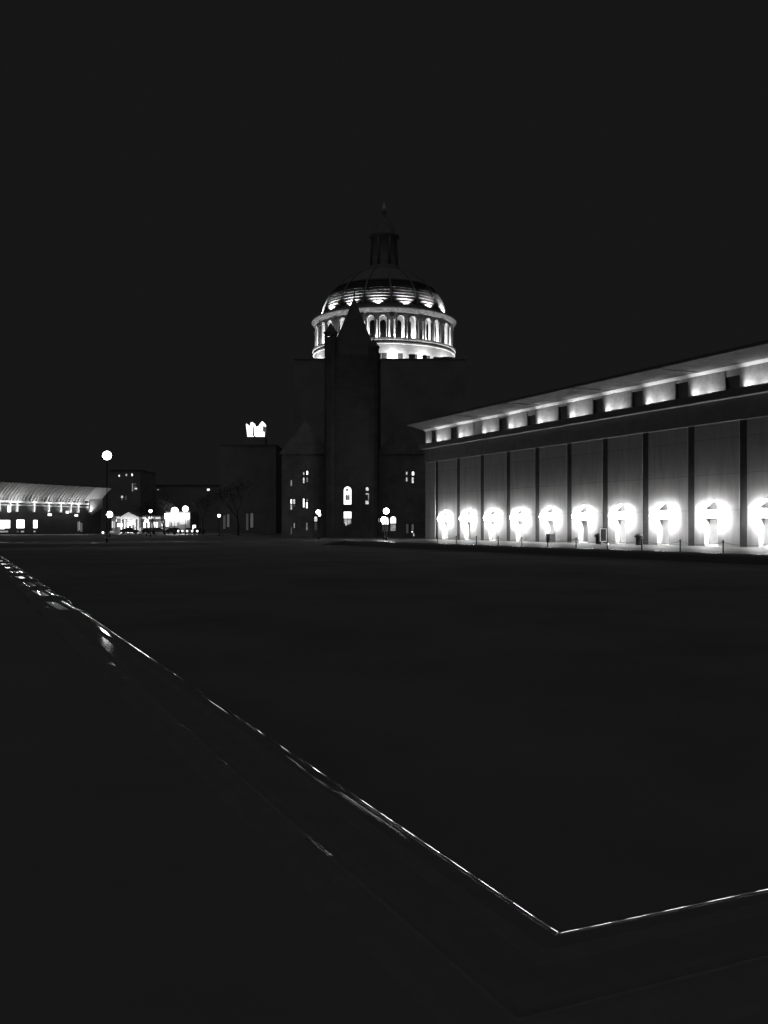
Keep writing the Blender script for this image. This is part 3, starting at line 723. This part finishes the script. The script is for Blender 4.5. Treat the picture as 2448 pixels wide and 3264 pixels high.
m = MB(); m.prism([pp_(*q) for q in ((836, 1374), (841, 1372), (841, 1357), (837.5, 1357))], 0.5, 6.4); m.prism([pp_(*q) for q in ((803.5, 1388), (810, 1387.5), (808, 1357), (805, 1358))], 0.5, 6.4); m.build('crown_side', 'dim', ct)

# ------------------------------------------------------------------ cars, trees along the street
def car(X, Y, rz, label, paint, lights):
    o = tag(empty('parked_car', (X, Y, ZG), rz), label, 'car', 'cars parked along the far street')
    side = [(-2.2, 0.35), (-2.25, 0.75), (-2.1, 0.95), (-1.5, 1.02), (-0.9, 1.42), (0.5, 1.46), (1.15, 1.05), (2.0, 0.9), (2.25, 0.7), (2.25, 0.35)]
    m = MB(); m.prism(side, -0.86, 0.86); m.build('body', paint, o)
    for s in (-1, 1):
        m = MB(); y = s*0.87; m.prism([(-1.35, 1.03), (-0.85, 1.36), (0.42, 1.39), (0.95, 1.06)], y-0.01, y+0.01); m.build('side_window', 'glass', o)
        for x in (-1.35, 1.4):
            m = MB(); m.prism([(x+0.33*math.cos(2*PI*q/16), 0.33+0.33*math.sin(2*PI*q/16)) for q in range(16)], s*0.78-0.11, s*0.78+0.11); w_ = m.build('wheel', 'rubber', o)
            m = MB(); m.prism([(x+0.19*math.cos(2*PI*q/12), 0.33+0.19*math.sin(2*PI*q/12)) for q in range(12)], s*0.9-0.01, s*0.9+0.01); m.build('rim', 'board', w_)
        m = MB(); m.sphere((2.22, s*0.62, 0.7), 0.15 if not lights else 0.2, 10, 6); m.build('headlight', 'head' if lights else 'glass', o)
    m = MB(); m.face([(0.56, -0.74, 1.45), (0.56, 0.74, 1.45), (1.19, 0.8, 1.06), (1.19, -0.8, 1.06)]); m.build('windscreen', 'glass', o)
    return o
def gx(x, Y): return PX(x, 0, Y)[0]
car(gx(412, 236), 236, R(12), 'dark car parked in front of the lit pedimented portico', 'paint', False)
car(gx(474, 240), 240, R(80), 'dark car seen end on in front of the lit pilasters', 'paint', False)
car(gx(507, 238), 238, R(5), 'dark car parked left of the bare tree trunk', 'paint2', False)
car(gx(556, 228), 228, R(-40), 'car with glaring headlights parked under the marquee', 'paint', True)
car(gx(603, 226), 226, R(-75), 'car facing the plaza with both headlights on right of the marquee', 'paint2', True)
car(gx(632, 222), 222, R(-100), 'rightmost car with headlights on, by the dark street trees', 'paint', True)
m = MB(); m.box(-0.35, -0.2, 0, 0.35, 0.2, 1.5); kk = tag(m.build('light_box', 'hot'), 'tall glowing light box right of the marquee cars', 'light box'); kk.location = (gx(619, 224), 224, CAMH-1.0)
m = MB(); m.sphere((0, 0, 0.12), 0.28, 10, 6); kk = tag(m.build('ground_light', 'hot'), 'small bright ground light left of the portico', 'light'); kk.location = (gx(328, 220), 220, 0.2)

def tree(X, Y, hgt, seed, label, lean=0.0, leafy=True):
    rnd = random.Random(seed)
    o = tag(empty('street_tree', (X, Y, ZG)), label, 'tree', 'street trees at the plaza edge')
    t = MB(); lf = MB()
    def limb(p, d, L, r, lev):
        pts = [p]; rad = [r]; q = Vector(p); dd = Vector(d).normalized()
        for i in range(4):
            dd = (dd+Vector((rnd.uniform(-.18, .18), rnd.uniform(-.18, .18), rnd.uniform(-.02, .14)))).normalized()
            q = q+dd*L/4; pts.append(tuple(q)); rad.append(r*(1-0.13*(i+1)))
        t.tube(pts, rad, 7 if lev < 2 else 5)
        if lev >= 2 and leafy:
            for _ in range(16):
                c = q+Vector((rnd.gauss(0, .55), rnd.gauss(0, .55), rnd.gauss(0, .45))); s_ = rnd.uniform(.08, .17)
                u = Vector((rnd.gauss(0, 1), rnd.gauss(0, 1), rnd.gauss(0, 1))).normalized(); v = u.orthogonal().normalized()
                lf.face([c-u*s_, c+v*s_*.6, c+u*s_, c-v*s_*.6])
        if lev < 3:
            for i in range(3 if lev else 4):
                a = rnd.uniform(0, 2*PI); nd = dd*0.75+Vector((math.cos(a), math.sin(a), rnd.uniform(0.1, .5)))*0.75
                limb(pts[-1] if i < 2 else pts[-2], nd, L*rnd.uniform(.55, .75), rad[-1]*.72, lev+1)
    limb((0, 0, 0), (lean, 0, 1), hgt*0.42, 0.24, 0)
    t.build('trunk', 'bark', o)
    if leafy: lf.build('crown', 'leaf', o)
    return o
tree(gx(526, 205), 205, 9.0, 3, 'tree with a forked trunk standing dark against the marquee', -0.12)
tree(gx(490, 215), 215, 8.0, 5, 'thin leaning tree left of the forked one', -0.2)
tree(gx(645, 212), 212, 9.5, 8, 'dark tree right of the glowing light box')
tree(gx(760, 190), 190, 11.0, 11, 'dark tree between the two pairs of dim arched windows')
